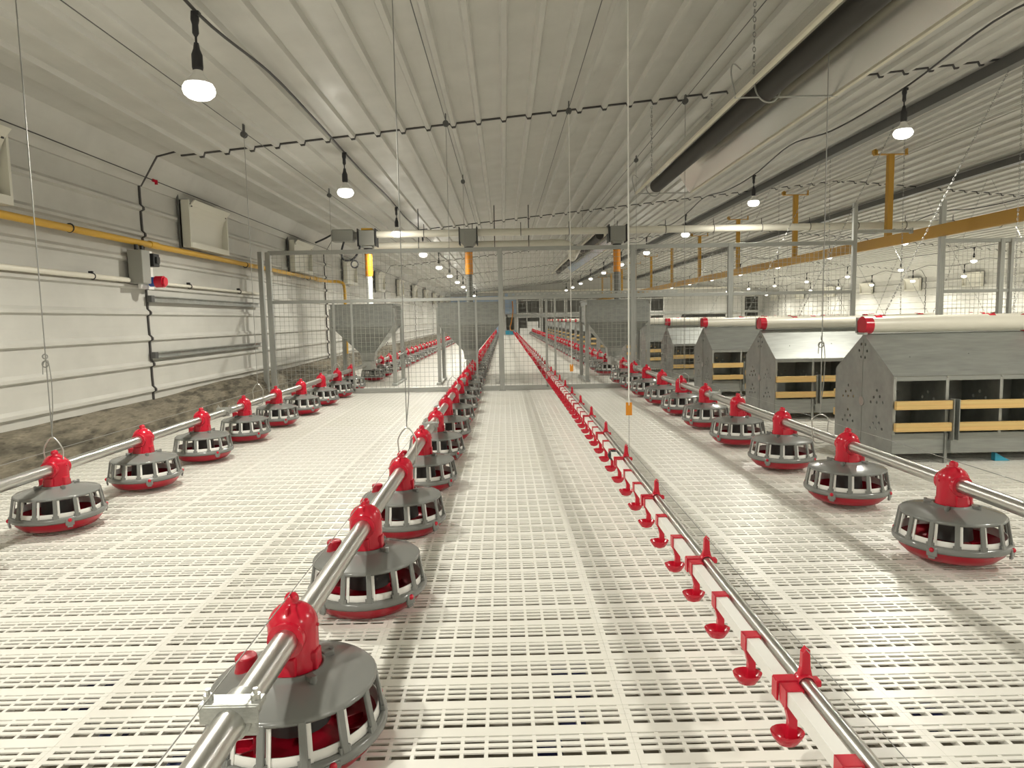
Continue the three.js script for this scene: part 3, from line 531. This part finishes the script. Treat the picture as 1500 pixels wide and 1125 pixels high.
// ---------------------------------------------------------------- lamps and their cables
const bulbG = {
  plug: merge([lathe([[0.001, 0.315], [0.016, 0.315], [0.018, 0.285], [0.013, 0.265], [0.014, 0.23], [0.007, 0.217], [0.001, 0.217]], 10), rbox(0.035, 0.02, 0.03, 0.004, 0.006, 0.31, 0)]),
  cord: cylY(0.005, 0.005, 0.05, 0, 0.2, 0, 6),
  socket: lathe([[0.001, 0.19], [0.01, 0.19], [0.014, 0.165], [0.023, 0.14], [0.0235, 0.088], [0.020, 0.075], [0.001, 0.075]], 14),
  base: lathe([[0.018, 0.085], [0.022, 0.062], [0.045, 0.032], [0.058, 0.018]], 16),
  globe: lathe([[0.058, 0.018], [0.066, 0.004], [0.068, -0.008], [0.063, -0.024], [0.048, -0.038], [0.026, -0.046], [0.001, -0.048]], 18),
};
function makeLamp(x, y, z, label, group) {
  const t = thing('pendant_lamp', label, 'lamp', V(x, y, z), group);
  obj('plug', bulbG.plug, M.black, t); obj('cord', bulbG.cord, M.black, t); obj('socket', bulbG.socket, M.black, t); obj('bulb_base', bulbG.base, M.whitePlastic, t); obj('globe', bulbG.globe, M.bulb, t);
  const l = new THREE.SpotLight(LAMP_COLOR, LAMP, 0, 1.45, 0.35); l.position.set(0, -0.052, 0); l.target.position.set(0, -1.2, 0); l.castShadow = true; l.shadow.radius = 2.5; l.name = 'lamp_light'; l.target.name = 'lamp_aim'; t.add(l, l.target);
  const g = new THREE.PointLight(LAMP_COLOR, LAMP * 0.06); g.position.set(0, -0.012, 0); g.castShadow = true; g.shadow.radius = 2.5; g.name = 'globe_glow'; t.add(g);
  return t;
}
function lampLabel(s, z) {
  let n = 0; for (let q = z + s.s; q < 7.7; q += s.s) n++;
  if (z < 7.7 && z > 0.5 && s.x < 4) return `lit white bulb, ${ORD[n]} before the mesh fence ${s.where}`;
  return 'lit white bulb ' + (z < 7.7 ? 'before' : 'beyond') + ' the fence ' + s.where;
}
const strings = [
  { x: -1.3, y: 1.886, z0: 3.08, s: 2.76, where: 'in the row by the gas pipe wall' },
  { x: 3.0, y: 2.13, z0: 5.2, s: 3.06, where: 'in the row above the nest boxes' },
  { x: 7.6, y: 2.10, z0: 10.0, s: 3.0, where: 'in the row past the yellow beam' },
  { x: 11.2, y: 1.975, z0: 16.3, s: 3.0, where: 'in the second row past the yellow beam' },
  { x: 12.6, y: 1.74, z0: 18.7, s: 2.35, where: 'in the low row past the yellow beam' },
];
strings.forEach((s, n) => {
  const pts = []; let z = s.z0; while (z - s.s > -4.5) z -= s.s;
  const first = z;
  for (; z < 35; z += s.s) {
    const dip = !n && Math.abs(z - 3.08) < 0.1 ? 0.066 : 0;                 // one lamp hangs on a slack stretch of cable
    makeLamp(s.x, s.y - dip, z, lampLabel(s, z), 'lit bulbs ' + s.where);
    pts.push(V(s.x + 0.004, s.y - dip + 0.322, z), V(s.x + (hash(Math.round(z * 10), n, 3) - 0.5) * 0.05, Math.min(ceilY(s.x) - 0.035, s.y + 0.29 + 0.05 * hash(Math.round(z * 10), n, 5)), z + s.s * 0.35), V(s.x + 0.02, Math.min(ceilY(s.x) - 0.045, s.y + 0.42), z + s.s * 0.68));
  }
  tag(obj('light_cable', tube(pts, 0.0075, pts.length * 6, 6), M.cable), 'black cable carrying the bulbs ' + s.where, 'cable');
});

// ---------------------------------------------------------------- winch cables, pulleys and drop cords
const pulleyG = { cheek: merge([cylZ(0.022, 0.006, 0, 0, 0.012, 14), cylZ(0.022, 0.006, 0, 0, -0.012, 14), box(0.008, 0.07, 0.03, 0, 0.035, 0)]), wheel: cylZ(0.017, 0.016, 0, 0, 0, 14) };
const drops = [
  { x: -1.795, zs: [2.69, 4.95, 7.3], to: 0.37, w: 'the feed line beside the curb', m: 'steelWire' },
  { x: -0.403, zs: [2.75, 5.25, 7.4], to: 0.37, w: 'the feed line next to the drinkers', m: 'steelWire' },
  { x: 0.52, zs: [2.85, 5.3], to: 0.43, w: 'the drinker line', m: 'string' },
  { x: 1.425, zs: [3.05, 5.4, 7.35], to: 0.345, w: 'the feed line in front of the nests', m: 'steelWire' },
];
for (const d of drops) {
  const y = ceilY(d.x) - 0.075;
  tag(obj('winch_cable', rod(V(d.x, y + 0.018, -4), V(d.x, y + 0.018, 30), 0.003, 5), M.channel), `thin winch cable under the ceiling above ${d.w}`, 'cable');
  for (const z of d.zs) {
    const p = thing('pulley', `small ceiling pulley guiding the cord of ${d.w}`, 'pulley', V(d.x, y, z), `pulleys above ${d.w}`);
    obj('cheek', pulleyG.cheek, M.channel, p); obj('wheel', pulleyG.wheel, d.m === 'string' ? M.redDeep : M.black, p);
    const c = thing('suspension_cord', d.m === 'string' ? 'white cord with an orange tag hanging over the drinker line' : `thin steel cord with wire hook holding ${d.w}`, 'cord', V(d.x, 0, z), `cords holding ${d.w}`);
    const r = d.m === 'string' ? 0.0032 : 0.0022;
    obj('cord', rod(new THREE.Vector3(0, d.to, 0), new THREE.Vector3(0, y, 0), r, 6), M[d.m], c);
    if (d.m === 'string') { obj('tag', rbox(0.026, 0.055, 0.004, 0.001, 0, d.to - 0.015, 0), M.orange, c); obj('tail', rod(new THREE.Vector3(0, drinkY(z) + 0.02, 0), new THREE.Vector3(0, d.to, 0), 0.001, 4), M.steelWire, c); }
    else {
      obj('hook', tube([[-0.026, 0.222, 0], [-0.036, 0.29, 0], [-0.036, 0.325, 0], [0, d.to, 0], [0.036, 0.325, 0], [0.036, 0.29, 0], [0.026, 0.222, 0], [0, 0.213, 0]].map((q) => new THREE.Vector3(...q)), 0.003, 48, 5, true), M.galvPipe, c);
      if (z < 4) obj('knot', [tube([[0, d.to + 0.02, 0], [0.012, 0.5, 0], [0.014, 0.62, 0], [0.004, 0.68, 0], [-0.012, 0.66, 0], [-0.016, 0.62, 0]].map((q) => new THREE.Vector3(...q)), 0.002, 24, 5), torus(0.012, 0.0025, 12, 5).translate(-0.004, 0.66, 0), torus(0.009, 0.0025, 12, 5).rotateY(1).translate(-0.002, 0.69, 0)], M.steelWire, c);
    }
  }
}
tag(obj('winch_cable', rod(V(-2.74, 1.945, -4), V(-2.74, 1.945, 30), 0.004, 5), M.cable), 'dark inlet control cable running high along the gas pipe wall', 'cable');
{ const c = thing('cable_clamp', 'small red clamp on the control cable by the wall seam', 'clamp', V(-2.74, 1.945, 5.56)); obj('jaw', cylZ(0.012, 0.05, 0, 0, 0, 10), M.red, c); obj('tab', box(0.02, 0.035, 0.012, 0.012, -0.012, 0), M.red, c); }
// chains holding the nest pipes
for (let k = 0; k < 9; k++) for (const [bank, x0, w] of [[0, NX, 'nest boxes before the yellow beam'], [1, 6.2, 'nest boxes past the yellow beam']]) {
  const z = 3.84 + 1.56 * k; if (bank && k < 2 || !bank && k === 0) continue;
  const ax = bank ? x0 + 0.9 : 4.0, at = V(ax, ceilY(ax) - 0.03, z), step = k < 3 ? 0.036 : 0.06;
  for (const u of [bank ? 0.15 : 0.98, 2.02]) tag(obj('nest_chain', chain(at.clone().add(new THREE.Vector3(u > 1 ? 0.03 : -0.03, 0, 0)), V(x0 + u, 0.775, z), step), M.steelWire), `slanting steel chain from the ceiling to the ${w}`, 'chain', `chains above the ${w}`);
}

// ---------------------------------------------------------------- on the gas pipe wall
{
  const p = thing('gas_pipe', 'yellow gas pipe running along the ribbed wall', 'pipe', V(XL + 0.07, 0, 0));
  obj('pipe', rod(V(0, 1.41, -5), V(0, 1.455, 10.9), 0.024, 16), M.gas, p);
  obj('joint', cylZ(0.029, 0.12, 0, 1.443, -5.55, 16), M.gas, p); obj('joint', cylZ(0.032, 0.35, 0, 1.453, -10.4, 12), M.gas, p);
  obj('down_pipe', tube([V(0, 1.455, 10.85), V(0.05, 1.455, 11.0), V(0.16, 1.45, 11.05), V(0.22, 1.42, 11.07), V(0.235, 1.34, 11.08), V(0.235, 1.0, 11.08), V(0.235, 0.3, 11.08)], 0.024, 48, 12), M.gas, p);
  for (const z of [1.5, 4.5, 7.5, 9.9]) obj('pipe_bracket', [torus(0.027, 0.005, 14, 5).translate(0, 1.44, -z), box(0.06, 0.012, 0.02, -0.04, 1.44, -z)], M.black, p);
  const c = thing('conduit', 'cream conduit pipe clipped along the ribbed wall below the gas pipe', 'conduit', V(XL + 0.045, 1.148, 0));
  obj('pipe', rod(V(0, 0, -5), V(0, 0, 5.20), 0.018, 12), M.pvc, c); obj('pipe', rod(V(0, 0.0, 5.6), V(0, 0.0, 7.95), 0.013, 12), M.pvc, c);
  for (const z of [2.5, 4.75, 6.2, 7.35]) obj('clip', [torus(0.02, 0.004, 14, 5).translate(0, 0, -z), box(0.03, 0.03, 0.012, -0.01, 0.02, -z)], M.black, c);
  const s = thing('power_box', 'grey power socket box with black switch on the ribbed wall', 'socket box', V(XL + 0.09, 1.25, 5.28));
  obj('housing', rbox(0.11, 0.25, 0.12, 0.006), M.greyBox, s); obj('gland', [cylY(0.014, 0.014, 0.04, 0, 0.145, 0.03, 10), cylY(0.014, 0.014, 0.04, 0, 0.145, -0.05, 10)], M.black, s);
  obj('switch', [rbox(0.08, 0.1, 0.09, 0.006, 0.03, 0.06, -0.13), rbox(0.02, 0.05, 0.05, 0.004, 0.075, 0.06, -0.13)], M.black, s);
  obj('mount_plate', box(0.02, 0.3, 0.2, -0.03, -0.01, -0.14), M.whitePlastic, s);
  const q = thing('power_plug', 'round red and blue power plug below the black switch', 'plug', V(XL + 0.12, 1.145, 5.42));
  obj('collar', cylX(0.038, 0.05, 0, 0, 0, 20), M.plugBlue, q); obj('cap', [cylX(0.045, 0.06, 0.05, 0, 0, 20), cylX(0.034, 0.02, 0.085, 0, 0, 20)], M.red, q);
  for (const [y, w] of [[1.018, 'upper'], [0.567, 'lower']]) {
    const h = thing('wall_channel', `${w} of two grey steel channels fixed along the ribbed wall`, 'channel', V(XL + 0.035, y, 6.72));
    obj('channel', ext(poly([[-0.012, -0.025], [0.018, -0.025], [0.018, -0.017], [-0.004, -0.017], [-0.004, 0.017], [0.018, 0.017], [0.018, 0.025], [-0.012, 0.025]]), 2.44).translate(0, 0, -1.22), M.galv, h); obj('end_cap', box(0.034, 0.052, 0.05, 0.004, 0, 1.2), M.channel, h);
  }
}
function inlet(x, z, label, group, right) {
  const t = thing('air_inlet', label, 'air inlet', V(x, 1.487, z), group); if (right) t.rotation.y = Math.PI;
  const W = 0.84, H = 0.41, D = 0.09;
  obj('frame', [box(D, H, 0.02, D / 2, H / 2, -0.01), box(D, H, 0.02, D / 2, H / 2, -W + 0.01), box(D + 0.004, 0.05, W - 0.04, D / 2, 0.025, -W / 2), box(0.02, H, W, 0.01, H / 2, -W / 2)], M.inlet, t);
  const fl = []; for (let i = 0; i <= 8; i++) { const a = i / 8; fl.push([0.035 + 0.05 * Math.pow(a, 2.2) + 0.05 * Math.pow(a, 6), 0.05 + 0.36 * a]); }
  obj('flap', ext(poly(fl.concat(fl.slice().reverse().map(([a, b]) => [a - 0.012, b + 0.002]))), W - 0.06).translate(0, 0, -W + 0.03), M.inlet, t);
  obj('hinge', [box(0.02, 0.03, 0.02, 0.085, H - 0.04, -0.05), box(0.02, 0.03, 0.02, 0.085, H - 0.04, -W + 0.05)], M.black, t);
  if (!right) obj('edge_strip', box(0.016, H + 0.1, 0.008, 0.01, H / 2, 0.03), M.channel, t);
}
for (let k = -1; k < 10; k++) inlet(XL + 0.026, 6.12 + 3.02 * k, k === 0 ? 'white hooded air inlet above the gas pipe between power box and fence' : k < 0 ? 'white hooded air inlet above the gas pipe with the power box beyond it' : 'white hooded air inlet on the gas pipe wall beyond the mesh fence', k > 0 ? 'air inlets beyond the mesh fence' : undefined, false);
for (let k = 0; k < 6; k++) inlet(XR - 0.026, 20.2 + 2.9 * k, 'white hooded air inlet on the wall past the yellow beam', 'air inlets past the yellow beam', true);
// ---------------------------------------------------------------- things at the far end
tag(obj('carton', rbox(0.55, 0.33, 0.4, 0.01, 1.5, 0.5, -35.6), M.whitePlastic), 'pale carton standing on the wide one at the far end wall', 'carton');
tag(obj('carton', rbox(1.05, 0.33, 0.45, 0.01, 1.35, 0.168, -35.6), M.whitePlastic), 'wide pale carton under the small one at the far end wall', 'carton');
tag(obj('orange_hose', tube([V(0.46, 1.75, 35.9), V(0.48, 1.2, 35.85), V(0.38, 0.6, 35.85), V(0.32, 0.35, 35.85), V(0.4, 0.2, 35.8), V(0.5, 0.25, 35.85)], 0.025, 40, 6), M.orange), 'orange hose hanging on the blue panel of the far end wall', 'hose');

scene.updateMatrixWorld(true);
renderer.render(scene, camera);
